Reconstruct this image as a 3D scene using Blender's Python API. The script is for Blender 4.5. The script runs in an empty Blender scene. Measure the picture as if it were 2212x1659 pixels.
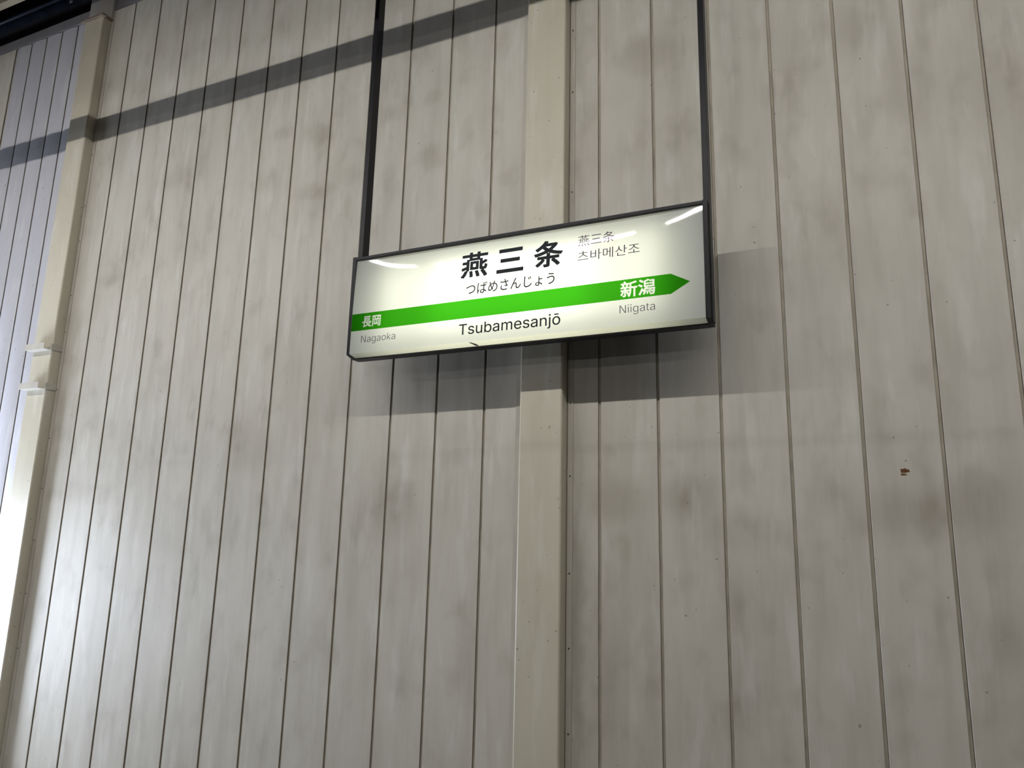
import bpy, bmesh, math, random
import numpy as np
from mathutils import Vector, Matrix

# ------------------------------------------------------------------ camera, world, exposure
scene = bpy.context.scene
col = scene.collection
EYE = 2.10                      # eye height above the platform
D = 4.8695                      # distance from the eye to the wall face (y axis points at the wall)
cam_d = bpy.data.cameras.new('camera')
cam = bpy.data.objects.new('camera', cam_d)
col.objects.link(cam)
cam_d.sensor_fit = 'HORIZONTAL'
cam_d.sensor_width = 36.0
cam_d.lens = 1667.45 / 2212 * 36.0
cam_d.clip_start = 0.05
cr = Vector((0.9070449, 0.42040205, 0.02305777))
cu = Vector((0.06879267, -0.20200822, 0.97696481))
cw = Vector((-0.41537587, 0.88456475, 0.21215111))
cam.matrix_world = Matrix(((cr.x, cu.x, -cw.x, 0), (cr.y, cu.y, -cw.y, 0), (cr.z, cu.z, -cw.z, EYE), (0, 0, 0, 1)))
scene.camera = cam

world = bpy.data.worlds.new('station_night')
scene.world = world
world.use_nodes = True
world.node_tree.nodes['Background'].inputs[0].default_value = (1.0, .95, .88, 1)
world.node_tree.nodes['Background'].inputs[1].default_value = 0.020

vs = scene.view_settings
vs.view_transform = 'Standard'
vs.look = 'None'
vs.gamma = 1.0
vs.use_curve_mapping = False
vs.exposure = 0.0

LAMP_NEAR = 180.0                # platform strip lamps above the viewer
LAMP_FAR_A = 10.0               # lamps of the opposite platform
LAMP_FAR_B = 75.0
BOX_WIDE, BOX_MID = 1.6, 2.6    # light boards in the station sign

# added cool area light, out of view at the left, brightens the left bay
sd = bpy.data.lights.new('cool_fill_light', 'AREA')
sd.shape = 'RECTANGLE'
sd.size, sd.size_y = 1.6, 2.2
sd.energy = 400.0
sd.color = (0.78, 0.86, 1.0)
so = bpy.data.objects.new('cool_fill_light', sd)
col.objects.link(so)
so.location = (-10.4, 3.6, 1.3)
so.rotation_euler = (Vector((-8.0, D, 1.7)) - Vector(so.location)).to_track_quat('-Z', 'Y').to_euler()


# ------------------------------------------------------------------ helpers
def obj(name, me, mat=None, parent=None):
    o = bpy.data.objects.new(name, me)
    col.objects.link(o)
    if parent is not None:
        o.parent = parent
    if mat is not None and me is not None and not me.materials:
        me.materials.append(mat)
    return o


def tag(o, label=None, cat=None, group=None, kind=None):
    if label: o['label'] = label
    if cat: o['category'] = cat
    if group: o['group'] = group
    if kind: o['kind'] = kind
    return o


def empty(name, loc=(0, 0, 0)):
    o = bpy.data.objects.new(name, None)
    o.location = loc
    o.empty_display_size = 0.1
    col.objects.link(o)
    return o


def to_mesh(bm, name='m', smooth=False):
    bmesh.ops.recalc_face_normals(bm, faces=bm.faces)
    me = bpy.data.meshes.new(name)
    bm.to_mesh(me)
    bm.free()
    if smooth:
        for p in me.polygons: p.use_smooth = True
    return me


def box_bm(bm, x0, x1, y0, y1, z0, z1, bev=0.0):
    vsn = [bm.verts.new((x, y, z)) for x in (x0, x1) for y in (y0, y1) for z in (z0, z1)]
    fs = [bm.faces.new([vsn[i] for i in f]) for f in
          ((0, 1, 3, 2), (4, 6, 7, 5), (0, 4, 5, 1), (2, 3, 7, 6), (0, 2, 6, 4), (1, 5, 7, 3))]
    if bev > 0:
        es = set()
        for f in fs: es.update(f.edges)
        bmesh.ops.bevel(bm, geom=list(es), offset=bev, segments=2, profile=0.5, affect='EDGES')


def box(x0, x1, y0, y1, z0, z1, bev=0.0):
    bm = bmesh.new()
    box_bm(bm, x0, x1, y0, y1, z0, z1, bev)
    return to_mesh(bm)


def extrude_xy(pts, z0, z1):
    """profile in the floor plan, pulled up from z0 to z1"""
    bm = bmesh.new()
    a = [bm.verts.new((x, y, z0)) for x, y in pts]
    b = [bm.verts.new((x, y, z1)) for x, y in pts]
    n = len(pts)
    for i in range(n):
        bm.faces.new((a[i], a[(i + 1) % n], b[(i + 1) % n], b[i]))
    bm.faces.new(a)
    bm.faces.new(b)
    return to_mesh(bm)


def extrude_yz(pts, x0, x1):
    bm = bmesh.new()
    a = [bm.verts.new((x0, y, z)) for y, z in pts]
    b = [bm.verts.new((x1, y, z)) for y, z in pts]
    n = len(pts)
    for i in range(n):
        bm.faces.new((a[i], a[(i + 1) % n], b[(i + 1) % n], b[i]))
    bm.faces.new(a)
    bm.faces.new(b)
    return to_mesh(bm)


def tube_x(x0, x1, y, z, r, n=16):
    bm = bmesh.new()
    a, b = [], []
    for i in range(n):
        t = 2 * math.pi * i / n
        a.append(bm.verts.new((x0, y + r * math.cos(t), z + r * math.sin(t))))
        b.append(bm.verts.new((x1, y + r * math.cos(t), z + r * math.sin(t))))
    for i in range(n):
        f = bm.faces.new((a[i], a[(i + 1) % n], b[(i + 1) % n], b[i]))
        f.smooth = True
    bm.faces.new(a)
    bm.faces.new(b)
    return to_mesh(bm)


def disc_y(r, t, n=10):
    """flat round head facing -y, thickness t, centred on the origin"""
    bm = bmesh.new()
    a = [bm.verts.new((r * math.cos(2 * math.pi * i / n), 0, r * math.sin(2 * math.pi * i / n))) for i in range(n)]
    b = [bm.verts.new((v.co.x * .8, -t, v.co.z * .8)) for v in a]
    for i in range(n):
        bm.faces.new((a[i], a[(i + 1) % n], b[(i + 1) % n], b[i]))
    bm.faces.new(a)
    bm.faces.new(b)
    return to_mesh(bm)


# ------------------------------------------------------------------ materials
def new_mat(name):
    m = bpy.data.materials.new(name)
    m.use_nodes = True
    nt = m.node_tree
    nt.nodes.clear()
    return m, nt, nt.nodes, nt.links


def N(nt, typ, **kw):
    n = nt.nodes.new(typ)
    for k, v in kw.items(): setattr(n, k, v)
    return n


def principled(name, c, rough=0.5, spec=0.4, metal=0.0, var=0.0, scale=8.0, bump=0.0):
    m, nt, ns, ln = new_mat(name)
    out = N(nt, 'ShaderNodeOutputMaterial')
    b = N(nt, 'ShaderNodeBsdfPrincipled')
    ln.new(b.outputs[0], out.inputs[0])
    b.inputs['Base Color'].default_value = (*c, 1)
    b.inputs['Roughness'].default_value = rough
    b.inputs['Specular IOR Level'].default_value = spec
    b.inputs['Metallic'].default_value = metal
    if var > 0 or bump > 0:
        g = N(nt, 'ShaderNodeNewGeometry')
        t = N(nt, 'ShaderNodeTexNoise')
        t.inputs['Scale'].default_value = scale
        t.inputs['Detail'].default_value = 4
        ln.new(g.outputs['Position'], t.inputs['Vector'])
        if var > 0:
            mr = N(nt, 'ShaderNodeMapRange')
            mr.inputs[1].default_value = .3
            mr.inputs[2].default_value = .7
            mr.inputs[3].default_value = 1 - var
            mr.inputs[4].default_value = 1 + var
            ln.new(t.outputs[0], mr.inputs[0])
            mx = N(nt, 'ShaderNodeMix', data_type='RGBA', blend_type='MULTIPLY')
            mx.inputs[0].default_value = 1
            mx.inputs[6].default_value = (*c, 1)
            ln.new(mr.outputs[0], mx.inputs[7])
            ln.new(mx.outputs[2], b.inputs['Base Color'])
        if bump > 0:
            bp = N(nt, 'ShaderNodeBump')
            bp.inputs['Strength'].default_value = bump
            bp.inputs['Distance'].default_value = 0.002
            ln.new(t.outputs[0], bp.inputs['Height'])
            ln.new(bp.outputs[0], b.inputs['Normal'])
    return m


def emitter(name, c, strength):
    m, nt, ns, ln = new_mat(name)
    out = N(nt, 'ShaderNodeOutputMaterial')
    e = N(nt, 'ShaderNodeEmission')
    e.inputs[0].default_value = (*c, 1)
    e.inputs[1].default_value = strength
    ln.new(e.outputs[0], out.inputs[0])
    return m


def painted(name, base, dirt, patches=(), rough=0.5, spec=0.35, streak=0.30, blot=0.26, speck=.76, seed=0.0):
    """old paint with vertical wash streaks, soft blotches and listed soot or mud patches (x, z, rx, rz, amount)"""
    m, nt, ns, ln = new_mat(name)
    out = N(nt, 'ShaderNodeOutputMaterial')
    b = N(nt, 'ShaderNodeBsdfPrincipled')
    ln.new(b.outputs[0], out.inputs[0])
    b.inputs['Roughness'].default_value = rough
    b.inputs['Specular IOR Level'].default_value = spec
    g = N(nt, 'ShaderNodeNewGeometry')
    off = N(nt, 'ShaderNodeVectorMath', operation='ADD')
    off.inputs[1].default_value = (seed, seed * .7, seed * 1.3)
    ln.new(g.outputs['Position'], off.inputs[0])
    pos = off.outputs[0]

    def noise(sx, sz, detail, rgh=.55):
        mp = N(nt, 'ShaderNodeVectorMath', operation='MULTIPLY')
        mp.inputs[1].default_value = (sx, sx, sz)
        ln.new(pos, mp.inputs[0])
        t = N(nt, 'ShaderNodeTexNoise')
        t.inputs['Scale'].default_value = 1
        t.inputs['Detail'].default_value = detail
        t.inputs['Roughness'].default_value = rgh
        ln.new(mp.outputs[0], t.inputs['Vector'])
        return t.outputs[0]

    def rng(sock, a, bb, c, d, smooth=False):
        mr = N(nt, 'ShaderNodeMapRange')
        if smooth: mr.interpolation_type = 'SMOOTHSTEP'
        for i, v in enumerate((a, bb, c, d)): mr.inputs[i + 1].default_value = v
        ln.new(sock, mr.inputs[0])
        return mr.outputs[0]

    def math2(op, a, bb):
        mm = N(nt, 'ShaderNodeMath', operation=op)
        for i, s in enumerate((a, bb)):
            if isinstance(s, (int, float)): mm.inputs[i].default_value = s
            else: ln.new(s, mm.inputs[i])
        return mm.outputs[0]

    streaks = rng(noise(8.0, 1.0, 4), .44, .72, 0, streak)
    blots = rng(noise(1.7, 1.1, 3), .42, .75, 0, blot)
    spots = rng(noise(5.2, 3.4, 2), .54, .74, 0, blot * 1.1)
    total = math2('ADD', math2('ADD', streaks, blots), spots)
    # a little ragged edge for the listed patches
    wob = N(nt, 'ShaderNodeTexNoise')
    wob.inputs['Scale'].default_value = 5.0
    wob.inputs['Detail'].default_value = 3
    ln.new(pos, wob.inputs['Vector'])
    wv = N(nt, 'ShaderNodeVectorMath', operation='MULTIPLY_ADD')
    wv.inputs[1].default_value = (.16, 0, .16)
    wv.inputs[2].default_value = (-.08, 0, -.08)
    ln.new(wob.outputs['Color'], wv.inputs[0])
    pw = N(nt, 'ShaderNodeVectorMath', operation='ADD')
    ln.new(g.outputs['Position'], pw.inputs[0])
    ln.new(wv.outputs[0], pw.inputs[1])
    for (px, pz, rx, rz, amt) in patches:
        s = N(nt, 'ShaderNodeVectorMath', operation='SUBTRACT')
        s.inputs[1].default_value = (px, 0, pz)
        ln.new(pw.outputs[0], s.inputs[0])
        k = N(nt, 'ShaderNodeVectorMath', operation='MULTIPLY')
        k.inputs[1].default_value = (1 / rx, 0, 1 / rz)
        ln.new(s.outputs[0], k.inputs[0])
        l = N(nt, 'ShaderNodeVectorMath', operation='LENGTH')
        ln.new(k.outputs[0], l.inputs[0])
        total = math2('ADD', total, rng(l.outputs[1], .25, 1.25, amt, 0, True))
    mx = N(nt, 'ShaderNodeMix', data_type='RGBA')
    mx.clamp_factor = True
    mx.inputs[6].default_value = (*base, 1)
    mx.inputs[7].default_value = (*dirt, 1)
    ln.new(total, mx.inputs[0])
    # pale washed runs
    pale = rng(noise(9.0, 1.6, 3), .56, .70, 0, .24)
    m2 = N(nt, 'ShaderNodeMix', data_type='RGBA')
    ln.new(pale, m2.inputs[0])
    ln.new(mx.outputs[2], m2.inputs[6])
    m2.inputs[7].default_value = (.72, .72, .70, 1)
    res = m2.outputs[2]
    # small specks
    sp = N(nt, 'ShaderNodeTexNoise')
    sp.inputs['Scale'].default_value = 30.0
    sp.inputs['Detail'].default_value = 1
    ln.new(pos, sp.inputs['Vector'])
    spk = rng(sp.outputs[0], speck, speck + .03, 0, .6)
    m3 = N(nt, 'ShaderNodeMix', data_type='RGBA')
    ln.new(spk, m3.inputs[0])
    ln.new(res, m3.inputs[6])
    m3.inputs[7].default_value = (dirt[0] * .45, dirt[1] * .42, dirt[2] * .38, 1)
    ln.new(m3.outputs[2], b.inputs['Base Color'])
    return m


# soot and mud patches on the panel wall: x, height above platform, half width, half height, amount
PATCH = [(x, EYE + z, rx, rz, a) for x, z, rx, rz, a in (
    (-4.640, 3.665, 0.15, 0.10, 0.35), (-4.223, 3.571, 0.17, 0.12, 0.35), (-4.241, 3.012, 0.24, 0.10, 0.30), (-4.788, 3.205, 0.20, 0.13, 0.20),
    (-5.922, 3.471, 0.39, 0.14, 0.25), (-3.067, 3.631, 0.11, 0.08, 0.30), (-3.458, 3.584, 0.11, 0.08, 0.25), (-3.061, 3.096, 0.16, 0.13, 0.40),
    (-3.431, 2.986, 0.10, 0.16, 0.25), (-3.851, 3.110, 0.15, 0.11, 0.20), (-7.018, 4.813, 0.28, 0.22, 0.20), (-6.672, 4.642, 0.18, 0.13, 0.20),
    (-1.296, 3.554, 0.23, 0.19, 0.35), (-6.689, 2.552, 0.21, 0.09, 0.30), (-4.658, 0.821, 0.37, 0.29, 0.20), (-3.943, 1.093, 0.23, 0.33, 0.20),
    (-3.312, 0.286, 0.30, 0.26, 0.25), (-6.755, 0.462, 0.47, 0.14, 0.20), (-1.554, 0.358, 0.23, 0.17, 0.35), (-1.072, 0.369, 0.25, 0.14, 0.30),
    (-0.743, 0.145, 0.27, 0.14, 0.20), (-0.264, 0.349, 0.12, 0.13, 0.20), (0.115, 0.256, 0.27, 0.18, 0.35), (0.500, 0.306, 0.24, 0.19, 0.35),
    (0.518, -0.408, 0.13, 0.17, 0.20), (0.105, 3.349, 0.20, 0.21, 0.25), (0.367, 2.945, 0.19, 0.48, 0.20), (0.831, 2.915, 0.20, 0.54, 0.20),
    (-0.271, 2.100, 0.20, 0.23, 0.20), (-1.781, -0.450, 0.06, 1.22, 0.30), (-2.633, 0.848, 0.28, 0.17, 0.15), (-5.309, 0.095, 0.52, 0.29, 0.20),
)]

M_wall = painted('panel_paint', (.52, .50, .448), (.285, .255, .208), PATCH)
M_blue = painted('blue_grey_panel_paint', (.45, .45, .49), (.33, .32, .35), (), streak=.14, blot=.16, seed=7.3)
M_pillar = painted('pillar_paint', (.53, .50, .405), (.36, .31, .24), ((-1.52 * D, EYE + 1.03 * D, .5, .75, .45),), rough=.40, spec=.5, streak=.16, blot=.14, speck=.72, seed=3.1)
M_flash = painted('flashing_paint', (.48, .455, .40), (.28, .25, .21), (), seed=5.2)
M_tongue = principled('tongue_paint', (.42, .385, .315), .7, .2, var=.15, scale=7)
M_groove = principled('groove_dirt', (.16, .135, .10), .8, .15, var=.25, scale=9)
M_back = principled('cavity_dark', (.06, .055, .05), .9, .1)
M_fascia = principled('fascia_grey', (.20, .19, .205), .5, .4, var=.08, scale=3)
M_black = principled('black_frame', (.009, .009, .012), .42, .22, var=.1, scale=20)
M_inside = principled('lightbox_white', (.85, .85, .83), .8, .1)
M_pipe = principled('dark_pipe', (.022, .027, .045), .35, .5, var=.25, scale=6)
M_steel = principled('dark_roof_steel', (.02, .02, .024), .7, .2, var=.2, scale=2)
M_zinc = principled('zinc_saddle', (.38, .37, .36), .45, .5, metal=.3)
M_rust = principled('rust', (.13, .065, .03), .9, .1, var=.3, scale=60)
M_screw = principled('dark_screw', (.03, .028, .025), .5, .4)
M_brown = principled('angle_steel_tan', (.30, .26, .19), .6, .3, var=.1, scale=4)
M_floor = principled('platform_concrete', (.12, .116, .108), .75, .25, var=.12, scale=1.3, bump=.2)
M_ceil = principled('roof_dark', (.025, .025, .028), .85, .1, var=.2, scale=.8)
M_hous = principled('lamp_housing_white', (.55, .55, .53), .5, .4)
M_ink = principled('dark_lettering', (.016, .02, .026), .5, .1)
M_inkl = principled('thin_lettering', (.085, .065, .105), .5, .06)
M_kana = principled('reading_lettering', (.04, .032, .045), .5, .06)
M_near = emitter('platform_lamp_light', (1.0, .972, .915), LAMP_NEAR)
M_farA = emitter('opposite_lamp_light', (1.0, .94, .90), LAMP_FAR_A)
M_farB = emitter('opposite_lamp_light_cool', (1.0, .98, .97), LAMP_FAR_B)
M_led = emitter('sign_light_board', (1.0, 1.0, .86), BOX_WIDE)
M_led2 = emitter('sign_light_board_centre', (1.0, 1.0, .88), BOX_MID)


def sign_plastic(name, c):
    m, nt, ns, ln = new_mat(name)
    out = N(nt, 'ShaderNodeOutputMaterial')
    tr = N(nt, 'ShaderNodeBsdfTranslucent')
    tr.inputs[0].default_value = (*c, 1)
    df = N(nt, 'ShaderNodeBsdfDiffuse')
    df.inputs[0].default_value = (.80, .83, .84, 1)
    mx = N(nt, 'ShaderNodeMixShader')
    mx.inputs[0].default_value = .35
    ln.new(tr.outputs[0], mx.inputs[1])
    ln.new(df.outputs[0], mx.inputs[2])
    gl = N(nt, 'ShaderNodeBsdfGlossy')
    gl.inputs['Roughness'].default_value = .035
    fr = N(nt, 'ShaderNodeFresnel')
    fr.inputs[0].default_value = 1.45
    m2 = N(nt, 'ShaderNodeMixShader')
    ln.new(fr.outputs[0], m2.inputs[0])
    ln.new(mx.outputs[0], m2.inputs[1])
    ln.new(gl.outputs[0], m2.inputs[2])
    ln.new(m2.outputs[0], out.inputs[0])
    return m


def colour_film(name, c):
    m, nt, ns, ln = new_mat(name)
    out = N(nt, 'ShaderNodeOutputMaterial')
    t = N(nt, 'ShaderNodeBsdfTransparent')
    t.inputs[0].default_value = (*c, 1)
    ln.new(t.outputs[0], out.inputs[0])
    return m


M_face = sign_plastic('sign_acrylic', (.93, .95, .84))
M_lip = sign_plastic('sign_acrylic_aged', (.97, .97, .78))
M_green = colour_film('green_film', (.055, .44, .015))

# ------------------------------------------------------------------ setting: floor, ceiling, wall
PT = EYE + 1.178 * D            # top of the wall panels
ROOF = EYE + 6.6

o = obj('floor', box(-16, 9, -3.2, D + .3, -.3, 0), M_floor); tag(o, kind='structure')
o = obj('ceiling', box(-16, 9, -3.2, D + .3, ROOF, ROOF + .15), M_ceil); tag(o, kind='structure')

G, GD, CR = .019, .014, .0025   # groove width, depth, crack at the tongue
PW = .0821432 * D               # panel pitch


def panel_mesh(w, z0, z1, tongue=True, bow=0.0):
    """one siding panel: face with eased edges, then a recessed tongue on its right"""
    fw = w - G
    gd = GD if bow <= 0 else .028
    pts = []
    if bow <= 0:
        pts += [(0, .003), (.003, 0), (fw - .003, 0), (fw, .003)]
    else:
        k = 9
        for i in range(k):
            t = i / (k - 1)
            pts.append((fw * t, bow * (2 * t - 1) ** 2))
    if tongue:
        pts += [(fw, gd), (w - CR, gd), (w - CR, gd + .012), (0, gd + .012)]
    else:
        pts += [(fw, gd + .012), (0, gd + .012)]
    me = extrude_xy(pts, z0, z1)
    me.materials.append(None)
    me.materials.append(M_groove)
    me.materials.append(M_tongue)
    for p in me.polygons:                     # dirt settled in the groove and on the edge beside it
        if tongue and p.center.x > fw - .0005:
            p.material_index = 2 if p.center.x > fw + .003 and p.center.y < gd + .001 and bow <= 0 else 1
    return me


def wall(name, x0, x1):
    b = obj(name, box(x0, x1, D + .05, D + .20, 0, PT + .01), M_back)
    return tag(b, kind='structure')


def add_panel(par, me, x, mat):
    if me.materials[0] is None: me.materials[0] = mat
    p = obj('panel', me, None, par)
    p.location = (x + G / 2, D, 0)
    return p


LP0, LP1 = -1.552 * D, -1.4915 * D      # left pillar
CP0, CP1 = -.4471 * D, -.3825 * D       # pillar behind the sign
PR = .0215 * D                          # how far pillars stand out

wc = wall('wall_center', LP0, CP0 + .1)
J0 = -1.41766 * D
std = panel_mesh(PW, 0.004, PT)
add_panel(wc, panel_mesh(J0 - LP1 - .006 + G / 2, .004, PT), LP1 + .006 - G / 2, M_wall)
for k in range(11):
    add_panel(wc, std, J0 + k * PW, M_wall)
add_panel(wc, panel_mesh(CP0 + .04 - (J0 + 11 * PW), .004, PT), J0 + 11 * PW, M_wall)

wr = wall('wall_right', CP0 + .1, 8.0)
K0 = -.33527 * D
add_panel(wr, panel_mesh(K0 - CP1 - .006 + G / 2, .004, PT), CP1 + .006 - G / 2, M_wall)
rust_panel = None
for k in range(23):
    p = add_panel(wr, std, K0 + k * PW, M_wall)
    if k == 4: rust_panel = p

wl = wall('wall_left', -15.5, LP0)
BW = .0555 * D
bp_me = panel_mesh(BW, .004, PT, bow=.012)
jb = -1.6126 * D + BW
for k in range(5):
    add_panel(wl, bp_me, jb - (k + 1) * BW, M_blue)
add_panel(wl, panel_mesh(LP1 - jb - .02, .004, PT, bow=.012), jb, M_blue)
xe = jb - 5 * BW
std2 = panel_mesh(PW, .004, PT)
k = 1
while xe - k * PW > -15.2:
    add_panel(wl, std2, xe - k * PW, M_wall)
    k += 1

# chipped paint on one panel: bare rust with a ragged edge
def chip():
    bm = bmesh.new()
    x0, z0, w, h = .0300 * D, EYE + .0958 * D, .046, .043
    top = [(0, .95), (.25, .9), (.45, 1.0), (.62, .97), (.6, .86), (.92, .84), (.9, .74), (1, .66)]
    bot = [(.98, .5), (.78, .46), (.6, .42), (.42, .40), (0, .42)]
    t2 = [(0, .30), (.35, .34), (.5, .26), (.62, .2), (.66, .04), (.4, .08), (0, .03)]
    for pts in (top + bot, t2):
        v = [bm.verts.new((x0 + a * w, D - .0008, z0 + b * h)) for a, b in pts]
        f = bm.faces.new(v)
        bmesh.ops.extrude_face_region(bm, geom=[f])
        for q in v: q.co.y += .0008
    bmesh.ops.triangulate(bm, faces=bm.faces)
    return to_mesh(bm)

ch = obj('rust_patch', chip(), M_rust, wr)
tag(ch, label='small ragged rust patch where paint has chipped off a panel')

# steel strip above the panel tops
o = obj('trim_1', box(-15.5, 8.0, D + .0, D + .05, PT + .012, PT + .135, .002), M_fascia); tag(o, kind='structure')

# ------------------------------------------------------------------ pillars
def pillar_body(x0, x1, z1):
    y0, r = D - PR, .012
    return extrude_xy([(x0, D + .012), (x0, y0 + r), (x0 + r * .3, y0 + r * .3), (x0 + r, y0), (x1 - r, y0), (x1 - r * .3, y0 + r * .3), (x1, y0 + r), (x1, D + .012)], 0, z1)


def flashing(x0, x1):
    return box(x0, x1, D - .007, D - .0005, .002, PT - .004, .0008)


screw_me = disc_y(.006, .003)
cp = empty('pillar', ((CP0 + CP1) / 2, D, 0))
def under(par, name, me, mat):
    q = obj(name, me, mat, par)
    q.matrix_parent_inverse = Matrix.Translation(par.location).inverted()
    return q
under(cp, 'body', pillar_body(CP0, CP1, PT - .002), M_pillar)
under(cp, 'flashing', flashing(CP1 + .005, -.3735 * D), M_flash)
under(cp, 'flashing', flashing(-.4617 * D, CP0 - .001), M_flash)
for zz in (.6923, .5261, .365, .2058, .1032, -.027, -.1228, -.2277, .80, .90):
    s = under(cp, 'screw', screw_me, M_screw)
    s.location = (-.3775 * D, D - .007, EYE + zz * D)
tag(cp, 'cream painted steel pillar behind the hanging station name sign', 'pillar')

lp = empty('pillar', ((LP0 + LP1) / 2, D, 0))
CAPZ = EYE + 1.150 * D
under(lp, 'body', pillar_body(LP0, LP1, CAPZ), M_pillar)
under(lp, 'flashing', flashing(LP1 + .005, -1.4825 * D), M_flash)
under(lp, 'cap_plate', box(LP0 - .03, LP1 + .03, D - PR - .032, D - .006, CAPZ, CAPZ + .022, .003), principled('rusty_plate', (.20, .155, .12), .7, .2, var=.3, scale=30))
under(lp, 'upper_post', box(-1.566 * D, -1.486 * D, D - .029, D - .0005, CAPZ + .0225, ROOF, .004), principled('post_paint', (.36, .34, .33), .6, .3, var=.06, scale=4))
for zz in (.90, .82, .70, .62, .5, .42, .30, .2, .1, 0, -.1, -.2):
    s = under(lp, 'screw', screw_me, M_screw)
    s.location = (-1.487 * D, D - .007, EYE + zz * D)
M_brk = painted('bracket_paint', (.53, .51, .46), (.34, .30, .26), (), seed=9.1)
for zc in (.3845 * D, .3035 * D):        # channel brackets clamped round the pillar
    zc += EYE
    yf = D - PR - .075
    h = .062
    br = under(lp, 'bracket', box(LP0 - .012, LP1 - .014, yf, yf + .005, zc - h / 2, zc + h / 2, .001), M_brk)
    q = obj('bottom_flange', box(LP0 - .004, LP1 - .014, yf + .005, D - PR, zc - h / 2, zc - h / 2 + .004), M_brk, br)
    q = obj('side_strap', box(LP1 + .0005, LP1 + .010, D - PR - .012, D - .008, zc - h / 2, zc + h / 2, .001), M_brk, br)
    q = obj('strap_foot', box(LP1 - .03, LP1 + .010, D - PR - .017, D - PR - .0125, zc - h / 2, zc + h / 2, .001), M_brk, br)
tag(lp, 'cream painted steel pillar with two channel brackets and a rusty cap plate', 'pillar')

# ------------------------------------------------------------------ dark services under the roof
o = obj('drain_pipe', tube_x(-15.4, -1.572 * D, 5.015, EYE + 6.2, .14, 28), M_pipe)
tag(o, 'thick dark blue-black pipe running along the top of the wall', 'pipe')
cd = empty('conduit', (-8, 4.84, EYE + 6.181))
under(cd, 'tube', tube_x(-15.4, -1.572 * D, 4.84, EYE + 6.181, .024, 12), M_pipe)
def saddle(x):
    pts = [(4.84 + .034 * math.cos(t), EYE + 6.181 + .034 * math.sin(t)) for t in [math.radians(a) for a in range(60, 301, 30)]]
    inn = [(4.84 + .0255 * math.cos(t), EYE + 6.181 + .0255 * math.sin(t)) for t in [math.radians(a) for a in range(300, 59, -30)]]
    bm = bmesh.new()
    me = extrude_yz(pts + inn, x, x + .05)
    bm.from_mesh(me)
    box_bm(bm, x, x + .05, 4.836, 4.842, EYE + 6.181 - .12, EYE + 6.181 - .03)
    return to_mesh(bm)
for x in (-8.02, -10.9, -13.8):
    under(cd, 'saddle_clamp', saddle(x), M_zinc)
tag(cd, 'thin dark conduit held by a grey saddle clamp beside the thick pipe', 'conduit')
o = obj('roof_angle', extrude_yz([(4.285, EYE + 5.74), (4.36, EYE + 5.74), (4.36, EYE + 5.748), (4.293, EYE + 5.748), (4.293, EYE + 5.82), (4.285, EYE + 5.82)], -15.4, 7.9), M_brown)
tag(o, 'tan steel angle running under the dark roof beside the conduit', 'steel angle')
o = obj('roof_beam', box(-15.4, 7.9, 4.30, 4.42, EYE + 5.83, ROOF - .001), M_steel)
tag(o, 'black roof beam above the tan steel angle', 'beam')

# ------------------------------------------------------------------ platform strip lamps, duct, opposite lamps
LY, LZ = .15 * D, EYE + .90 * D
def lamp_row(y, z, xs, length, mat, label, group, housing_w, dh, dw):
    hm = box(-length / 2, length / 2, -housing_w / 2, housing_w / 2, dh / 2, dh / 2 + .07, .004)
    dm = box(-length / 2 + .01, length / 2 - .01, -dw / 2, dw / 2, -dh / 2, dh / 2 - .0005)
    rm = box(-.008, .008, -.008, .008, dh / 2 + .07, ROOF - z)
    hm.materials.append(M_hous); dm.materials.append(mat); rm.materials.append(M_steel)
    for x in xs:
        t = empty('strip_lamp', (x, y, z))
        obj('housing', hm, None, t)
        obj('diffuser', dm, None, t)
        for sx in (-.35, .35):
            r = obj('hanger_rod', rm, None, t)
            r.location.x = sx * length
        tag(t, label, 'lamp', group)

lamp_row(LY, LZ, [-13.28 + 1.46 * i for i in range(0, 13)], 1.16, M_near,
         'white strip lamp in the row hung directly above the platform floor', 'strip lamps above the platform', .15, .026, .042)
lamp_row(-.46 * D, EYE + .65 * D, [-14 + 3.1 * i for i in range(8)], 2.4, M_farA,
         'strip lamp in the lower row above the tracks opposite the wall', 'strip lamps above the tracks', .10, .05, .08)
lamp_row(-4.5 * D, EYE + .9 * D, [-14 + 3.1 * i for i in range(8)], 2.4, M_farB,
         'strip lamp in the distant row above the far platform', 'strip lamps above the far platform', .10, .05, .10)
o = obj('ceiling', box(-16, 9, -24, -3.2, ROOF, ROOF + .15), M_ceil); tag(o, kind='structure')

o = obj('contact_wire', tube_x(-15.4, 7.9, -.30 * D, EYE + .3205 * D, .026, 10), M_steel)
tag(o, 'dark overhead wire strung along the tracks behind the viewer', 'wire')
cdw = empty('cable_duct', (-3, .60 * D, EYE + .875 * D))
under(cdw, 'trough', box(-15.4, 7.9, .60 * D - .05, .60 * D + .05, EYE + .8746 * D, EYE + .9037 * D, .004), M_hous)
for x in (-13, -10, -7, -4, -1, 2, 5):
    under(cdw, 'hanger_rod', box(x - .008, x + .008, .60 * D - .008, .60 * D + .008, EYE + .9037 * D, ROOF), M_steel)
tag(cdw, 'grey cable duct hung under the roof in front of the wall', 'duct')

# ------------------------------------------------------------------ station name sign
YF = .907 * D
XL, XR = -3.4106, -.797
FL, FR = -3.379, -.8245                      # visible face
ZT, ZB = EYE + 2.120, EYE + 1.3714           # top, lower end of the upright face
FT = EYE + 2.0944
ZC = ZB - .021                               # bottom of the box, 8 cm further back
DEP = .147
sign = empty('station_name_sign', ((XL + XR) / 2, YF + .07, ZC))
tag(sign, 'backlit white station name sign with green arrow band hung on two black poles', 'station sign')

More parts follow.
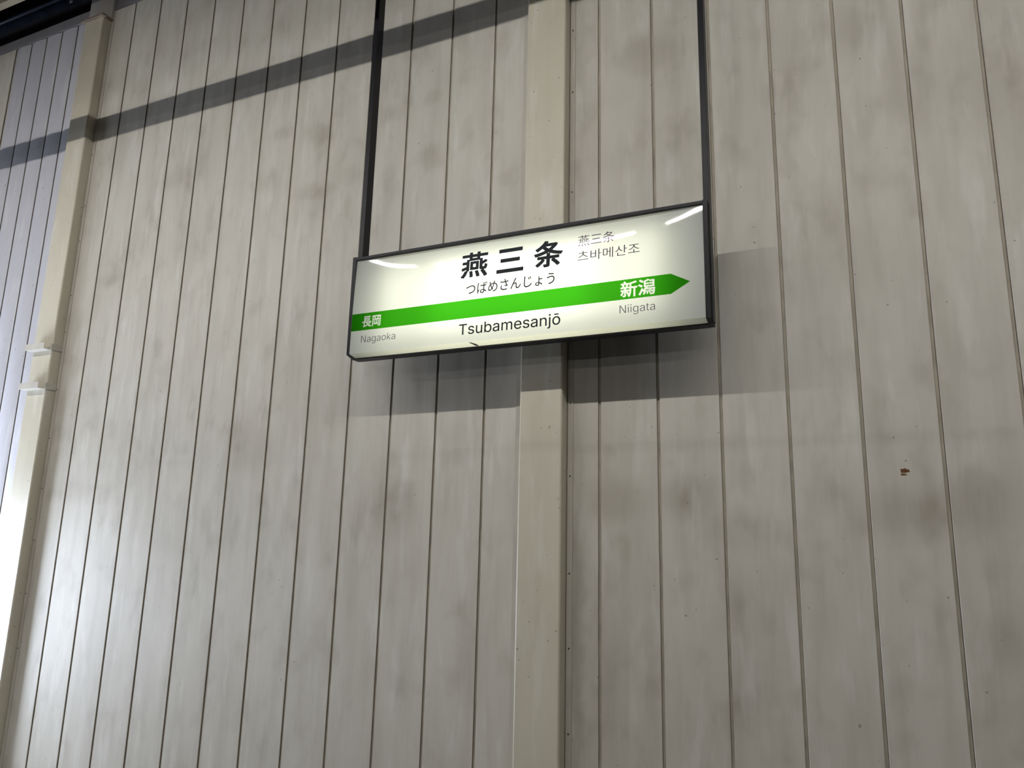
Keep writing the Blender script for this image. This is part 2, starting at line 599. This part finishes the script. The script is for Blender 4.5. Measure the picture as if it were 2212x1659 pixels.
def face_y(x, z):
    """the acrylic leans back towards its top edge and is stiffer at both ends"""
    tx = max(-1, min(1, (x - (FL + FR) / 2) / ((FR - FL) / 2)))
    u = max(0, min(1, (z - ZB) / (FT - ZB)))
    return YF - .006 + .036 * u * u * (1 - .45 * tx ** 4)

def sign_part(name, me, mat): return under(sign, name, me, mat)

def end_profile(x0, x1):
    return extrude_yz([(YF, ZT), (YF, ZB - .002), (YF + .08, ZC), (YF + DEP, ZC), (YF + DEP, ZT)], x0, x1)
sign_part('end_cap', end_profile(XL, FL), M_black)
sign_part('end_cap', end_profile(FR, XR), M_black)
sign_part('top_rail', box(FL, FR, YF + .001, YF + DEP, FT, ZT - .003, .002), M_black)
sign_part('back_plate', box(FL, FR, YF + DEP - .006, YF + DEP, ZC + .002, FT), M_black)
sign_part('bottom_rail', extrude_yz([(YF + .066, ZC + .006), (YF + .062, ZC - .004), (YF + DEP - .007, ZC - .004), (YF + DEP - .007, ZC + .012), (YF + .075, ZC + .012)], FL, FR), M_black)
sign_part('light_tray', box(FL + .002, FR - .002, YF + DEP - .012, YF + DEP - .0065, ZC + .02, FT - .002), M_inside)
sign_part('light_board', box(FL + .23, FR - .26, YF + DEP - .024, YF + DEP - .0125, ZB + .07, FT - .10), M_led)
sign_part('light_board', box(-2.72, -1.55, YF + DEP - .036, YF + DEP - .0245, ZB + .12, FT - .12), M_led2)

def face_mesh():
    bm = bmesh.new()
    nx, nz = 52, 16
    g = [[bm.verts.new((FL + (FR - FL) * i / nx, 0, ZB + (FT - ZB) * j / nz)) for j in range(nz + 1)] for i in range(nx + 1)]
    for r in g:
        for v in r: v.co.y = face_y(v.co.x, v.co.z)
    for i in range(nx):
        for j in range(nz):
            f = bm.faces.new((g[i][j], g[i + 1][j], g[i + 1][j + 1], g[i][j + 1]))
            f.smooth = True
    me = bpy.data.meshes.new('face')
    bm.to_mesh(me); bm.free()
    return me
face = sign_part('face_panel', face_mesh(), M_face)
lip = bmesh.new()
q4 = [lip.verts.new(p) for p in ((FL, YF - .006, ZB), (FR, YF - .006, ZB), (FR, YF + .068, ZC + .006), (FL, YF + .068, ZC + .006))]
lip.faces.new(q4)
lipo = sign_part('bottom_diffuser', to_mesh(lip), M_lip)

# an old drip mark low on the bottom diffuser
sm = bmesh.new()
pts = [(-2.405, .15), (-2.392, .42), (-2.381, .78), (-2.372, .93), (-2.356, .9), (-2.360, .6), (-2.374, .35), (-2.390, .1)]
sm.faces.new([sm.verts.new((x, YF - .006 + .074 * t - .0006, ZB - .015 * t - .0012)) for x, t in pts])
mk = obj('drip_mark', to_mesh(sm), principled('drip_stain', (.10, .095, .08), .8, .1), lipo)
tag(mk, label='small dark drip mark')

def on_face(name, me, mat, lift=.0009):
    for v in me.vertices:
        v.co = (v.co.x, face_y(v.co.x, v.co.z) - lift, v.co.z)
    q = obj(name, me, mat, face)
    return q


SANS = None
try:                                         # the plain sans that ships inside Blender
    import os
    fp = os.path.join(bpy.utils.system_resource('DATAFILES'), 'fonts', 'Inter.woff2')
    if os.path.exists(fp): SANS = bpy.data.fonts.load(fp)
except Exception:
    SANS = None


def text_curve(body, bold=0.0, sans=False):
    c = bpy.data.curves.new('t', 'FONT')
    c.body = body
    c.size = 1.0
    c.offset = bold
    c.resolution_u = 4
    if sans and SANS: c.font = SANS
    o = bpy.data.objects.new('t', c)
    col.objects.link(o)
    return o, c


def glyph_loops(body, grow, res=130, sans=False):
    """outlines of the text grown (or thinned) by grow em, traced from its distance field"""
    o, c = text_curve(body, 0.0, sans)
    dg = bpy.context.evaluated_depsgraph_get()
    cu = o.to_curve(dg)
    segs = []
    for sp in cu.splines:
        bp = [(np.array(p.handle_left[:2]), np.array(p.co[:2]), np.array(p.handle_right[:2])) for p in sp.bezier_points]
        pts = []
        for k in range(len(bp)):
            p0, h0, h1, p1 = bp[k][1], bp[k][2], bp[(k + 1) % len(bp)][0], bp[(k + 1) % len(bp)][1]
            straight = abs((h0 - p0)[0] * (p1 - p0)[1] - (h0 - p0)[1] * (p1 - p0)[0]) < 1e-7 and abs((h1 - p0)[0] * (p1 - p0)[1] - (h1 - p0)[1] * (p1 - p0)[0]) < 1e-7
            for t in ([0.0] if straight else [q / 6 for q in range(6)]):
                pts.append((1 - t) ** 3 * p0 + 3 * t * (1 - t) ** 2 * h0 + 3 * t * t * (1 - t) * h1 + t ** 3 * p1)
        for k in range(len(pts)):
            a, b = pts[k], pts[(k + 1) % len(pts)]
            if np.hypot(*(b - a)) > 1e-7: segs.append((a, b))
    o.to_curve_clear()
    bpy.data.objects.remove(o); bpy.data.curves.remove(c)
    segs = np.array(segs)

    def winding(pt):
        ax, ay, bx, by = segs[:, 0, 0], segs[:, 0, 1], segs[:, 1, 0], segs[:, 1, 1]
        up = (ay <= pt[1]) & (by > pt[1])
        dn = (by <= pt[1]) & (ay > pt[1])
        sel = up | dn
        xi = ax[sel] + (pt[1] - ay[sel]) / (by[sel] - ay[sel]) * (bx[sel] - ax[sel])
        return int(np.where(up[sel], 1, -1)[xi > pt[0]].sum())

    # keep only the stretches of outline that bound the merged glyph
    rim = []
    for a, b in segs:
        d = b - a
        L = np.hypot(*d)
        nrm = np.array((-d[1], d[0])) / L * 4e-4
        n = max(1, int(L / .012))
        for k in range(n):
            p, q = a + d * k / n, a + d * (k + 1) / n
            m = (p + q) / 2
            if (winding(m + nrm) != 0) != (winding(m - nrm) != 0): rim.append((p, q))
    lo = segs.reshape(-1, 2).min(0) - .08
    hi = segs.reshape(-1, 2).max(0) + .08
    nx, ny = [int(v) for v in np.ceil((hi - lo) * res)]
    gx, gy = np.meshgrid(lo[0] + np.arange(nx + 1) / res, lo[1] + np.arange(ny + 1) / res, indexing='ij')
    dist = np.full(gx.shape, 9.0)
    pad = .05
    for (a, b) in rim:
        i0, i1 = [int(v) for v in ((min(a[0], b[0]) - pad - lo[0]) * res, (max(a[0], b[0]) + pad - lo[0]) * res + 2)]
        j0, j1 = [int(v) for v in ((min(a[1], b[1]) - pad - lo[1]) * res, (max(a[1], b[1]) + pad - lo[1]) * res + 2)]
        sl = (slice(max(0, i0), i1), slice(max(0, j0), j1))
        px, py = gx[sl], gy[sl]
        d = b - a
        t = np.clip(((px - a[0]) * d[0] + (py - a[1]) * d[1]) / max(1e-12, d @ d), 0, 1)
        ex, ey = px - a[0] - t * d[0], py - a[1] - t * d[1]
        # a squarish norm keeps the corners of the strokes crisp when they are thickened
        e = (ex ** 4 + ey ** 4) ** .25 if grow > .01 else np.hypot(ex, ey)
        dist[sl] = np.minimum(dist[sl], e)
    wind = np.zeros(gx.shape, int)
    ys = gy[0] + 1e-6
    for a, b in segs:
        y0_, y1_, sgn = (a[1], b[1], 1) if b[1] > a[1] else (b[1], a[1], -1)
        r = np.where((ys >= y0_) & (ys < y1_))[0]
        if len(r) == 0: continue
        xi = a[0] + (ys[r] - a[1]) / (b[1] - a[1]) * (b[0] - a[0])
        wind[:, r] += sgn * (gx[:, r] < xi[None, :])
    ins = wind != 0
    f = np.where(ins, -dist, dist) - grow + 1e-7      # negative inside
    # marching squares
    nxt = {}
    neg = f < 0
    cells = np.argwhere((neg[:-1, :-1].astype(int) + neg[1:, :-1] + neg[:-1, 1:] + neg[1:, 1:]) % 4 != 0)
    def cut(i, j, i2, j2):
        a, b = f[i, j], f[i2, j2]
        k = a / (a - b)
        return (lo[0] + (i + (i2 - i) * k) / res, lo[1] + (j + (j2 - j) * k) / res)
    pos = {}
    for i, j in cells:
        cn = [(i, j), (i + 1, j), (i + 1, j + 1), (i, j + 1)]
        sg = [bool(neg[q]) for q in cn]
        ent = []
        for k in range(4):
            a, b = cn[k], cn[(k + 1) % 4]
            if sg[k] != sg[(k + 1) % 4]:
                key = (min(a, b), max(a, b))
                if key not in pos: pos[key] = cut(*key[0], *key[1])
                ent.append((key, sg[k]))
        outs = [k for k, s_ in ent if s_]      # leaving the inside
        inn = [k for k, s_ in ent if not s_]
        if len(outs) == 1:
            nxt[outs[0]] = inn[0]
        else:
            mid = f[i:i + 2, j:j + 2].mean() < 0
            order = [k for k, _ in ent]
            for k, s_ in ent:
                if s_:
                    p = order.index(k)
                    nxt[k] = order[(p + 1) % 4] if mid else order[(p - 1) % 4]
    loops = []
    while nxt:
        k0 = next(iter(nxt))
        lp, k = [], k0
        while k in nxt:
            lp.append(pos[k]); k = nxt.pop(k)
        # drop points on straight runs
        P_ = lp; keep = []
        n = len(P_)
        for m in range(n):
            a = keep[-1] if keep else P_[m - 1]
            b, c_ = P_[m], P_[(m + 1) % n]
            ux, uy, wx, wy = b[0] - a[0], b[1] - a[1], c_[0] - b[0], c_[1] - b[1]
            if abs(ux * wy - uy * wx) > .05 * math.hypot(ux, uy) * math.hypot(wx, wy) or math.hypot(ux, uy) > .25:
                keep.append(b)
        if len(keep) >= 3: loops.append(keep)
    return loops


def fit_loops(loops, x0, x1, z0, z1):
    xs = [p[0] for l in loops for p in l]; ys = [p[1] for l in loops for p in l]
    ax, bx, ay, by = min(xs), max(xs), min(ys), max(ys)
    return [[(x0 + (p[0] - ax) / (bx - ax) * (x1 - x0), z0 + (p[1] - ay) / (by - ay) * (z1 - z0)) for p in l] for l in loops]


def fill_loops(loops):
    cu = bpy.data.curves.new('fill', 'CURVE')
    cu.dimensions = '2D'
    cu.fill_mode = 'BOTH'
    for l in loops:
        sp = cu.splines.new('POLY')
        sp.points.add(len(l) - 1)
        for i, (x, z) in enumerate(l): sp.points[i].co = (x, z, 0, 1)
        sp.use_cyclic_u = True
    ob = bpy.data.objects.new('fill', cu)
    col.objects.link(ob)
    dg = bpy.context.evaluated_depsgraph_get()
    me = bpy.data.meshes.new_from_object(ob.evaluated_get(dg), depsgraph=dg)
    bpy.data.objects.remove(ob); bpy.data.curves.remove(cu)
    for v in me.vertices: v.co = (v.co.x, 0, v.co.y)
    return me


def bold_mesh(body, x0, x1, z0, z1, grow):
    return fill_loops(fit_loops(glyph_loops(body, grow), x0, x1, z0, z1))


def latin_mesh(body, x0, x1, base, cap, bold=0.0):
    """latin lettering: left and right edge, baseline and cap height"""
    loops = glyph_loops(body, bold, 150, True)
    hy = [p[1] for l in glyph_loops('H', bold, 150, True) for p in l]
    ay, by = min(hy), max(hy)
    xs = [p[0] for l in loops for p in l]
    ax, bx = min(xs), max(xs)
    return fill_loops([[(x0 + (p[0] - ax) / (bx - ax) * (x1 - x0), base + (p[1] - ay) / (by - ay) * (cap - base)) for p in l] for l in loops])


def lettering(name, me, mat, label):
    tag(on_face(name, me, mat), label=label)

E_ = EYE
lettering('lettering', bold_mesh('燕', -2.489, -2.285, E_ + 1.832, E_ + 2.022, .023), M_ink, 'large dark character 燕')
lettering('lettering', bold_mesh('三', -2.215, -2.015, E_ + 1.832, E_ + 2.009, .025), M_ink, 'large dark character 三')
lettering('lettering', bold_mesh('条', -1.940, -1.736, E_ + 1.830, E_ + 2.020, .025), M_ink, 'large dark character 条')
lettering('lettering', bold_mesh('つばめさんじょう', -2.440, -1.787, E_ + 1.706, E_ + 1.790, .008), M_kana, 'dark reading つばめさんじょう')
lettering('lettering', latin_mesh('Tsubamesanjō', -2.479, -1.741, E_ + 1.425, E_ + 1.500, .004), M_ink, 'dark lettering Tsubamesanjō')
lettering('lettering', latin_mesh('Nagaoka', -3.284, -2.992, E_ + 1.449, E_ + 1.499, -.008), M_inkl, 'thin dark lettering Nagaoka')
lettering('lettering', latin_mesh('Niigata', -1.348, -1.126, E_ + 1.453, E_ + 1.503, -.008), M_inkl, 'thin dark lettering Niigata')
lettering('lettering', bold_mesh('燕三条', -1.631, -1.386, E_ + 1.943, E_ + 2.020, -.003), M_inkl, 'thin grey characters 燕三条')
lettering('lettering', bold_mesh('츠바메산조', -1.632, -1.220, E_ + 1.836, E_ + 1.908, -.004), M_inkl, 'thin grey characters 츠바메산조')


def green_band():
    """arrow shaped film with the two white place names cut out of it"""
    zb, zt, zm = E_ + 1.5405, E_ + 1.6705, E_ + 1.607
    out = [(FL + .001, zb), (-1.0265, zb), (-.910, zm), (-1.0265, zt), (FL + .001, zt)]
    loops = [out]
    for body, x0, x1, z0, z1 in (('長岡', -3.284, -3.126, E_ + 1.562, E_ + 1.646), ('新潟', -1.343, -1.123, E_ + 1.553, E_ + 1.658)):
        loops += fit_loops(glyph_loops(body, .020), x0, x1, z0, z1)
    me = fill_loops(loops)
    bm = bmesh.new(); bm.from_mesh(me)
    n = 44
    for i in range(1, n):
        x = FL + (FR - FL) * i / n
        bmesh.ops.bisect_plane(bm, geom=list(bm.verts) + list(bm.edges) + list(bm.faces), plane_co=(x, 0, 0), plane_no=(1, 0, 0))
    m2 = bpy.data.meshes.new('green_band')
    bm.to_mesh(m2); bm.free()
    return m2
tag(on_face('green_band', green_band(), M_green, .0012), label='bright green band ending in an arrow with white 長岡 and 新潟')

# hanging poles
PY0, PY1 = .915 * D, .931 * D
sign_part('hanger_pole', box(-3.3934, -3.3550, PY0, PY1, ZT - .004, ROOF, .002), M_black)
sign_part('hanger_pole', box(-.8265, -.7887, PY0, PY1, ZC + .012, ROOF, .002), M_black)
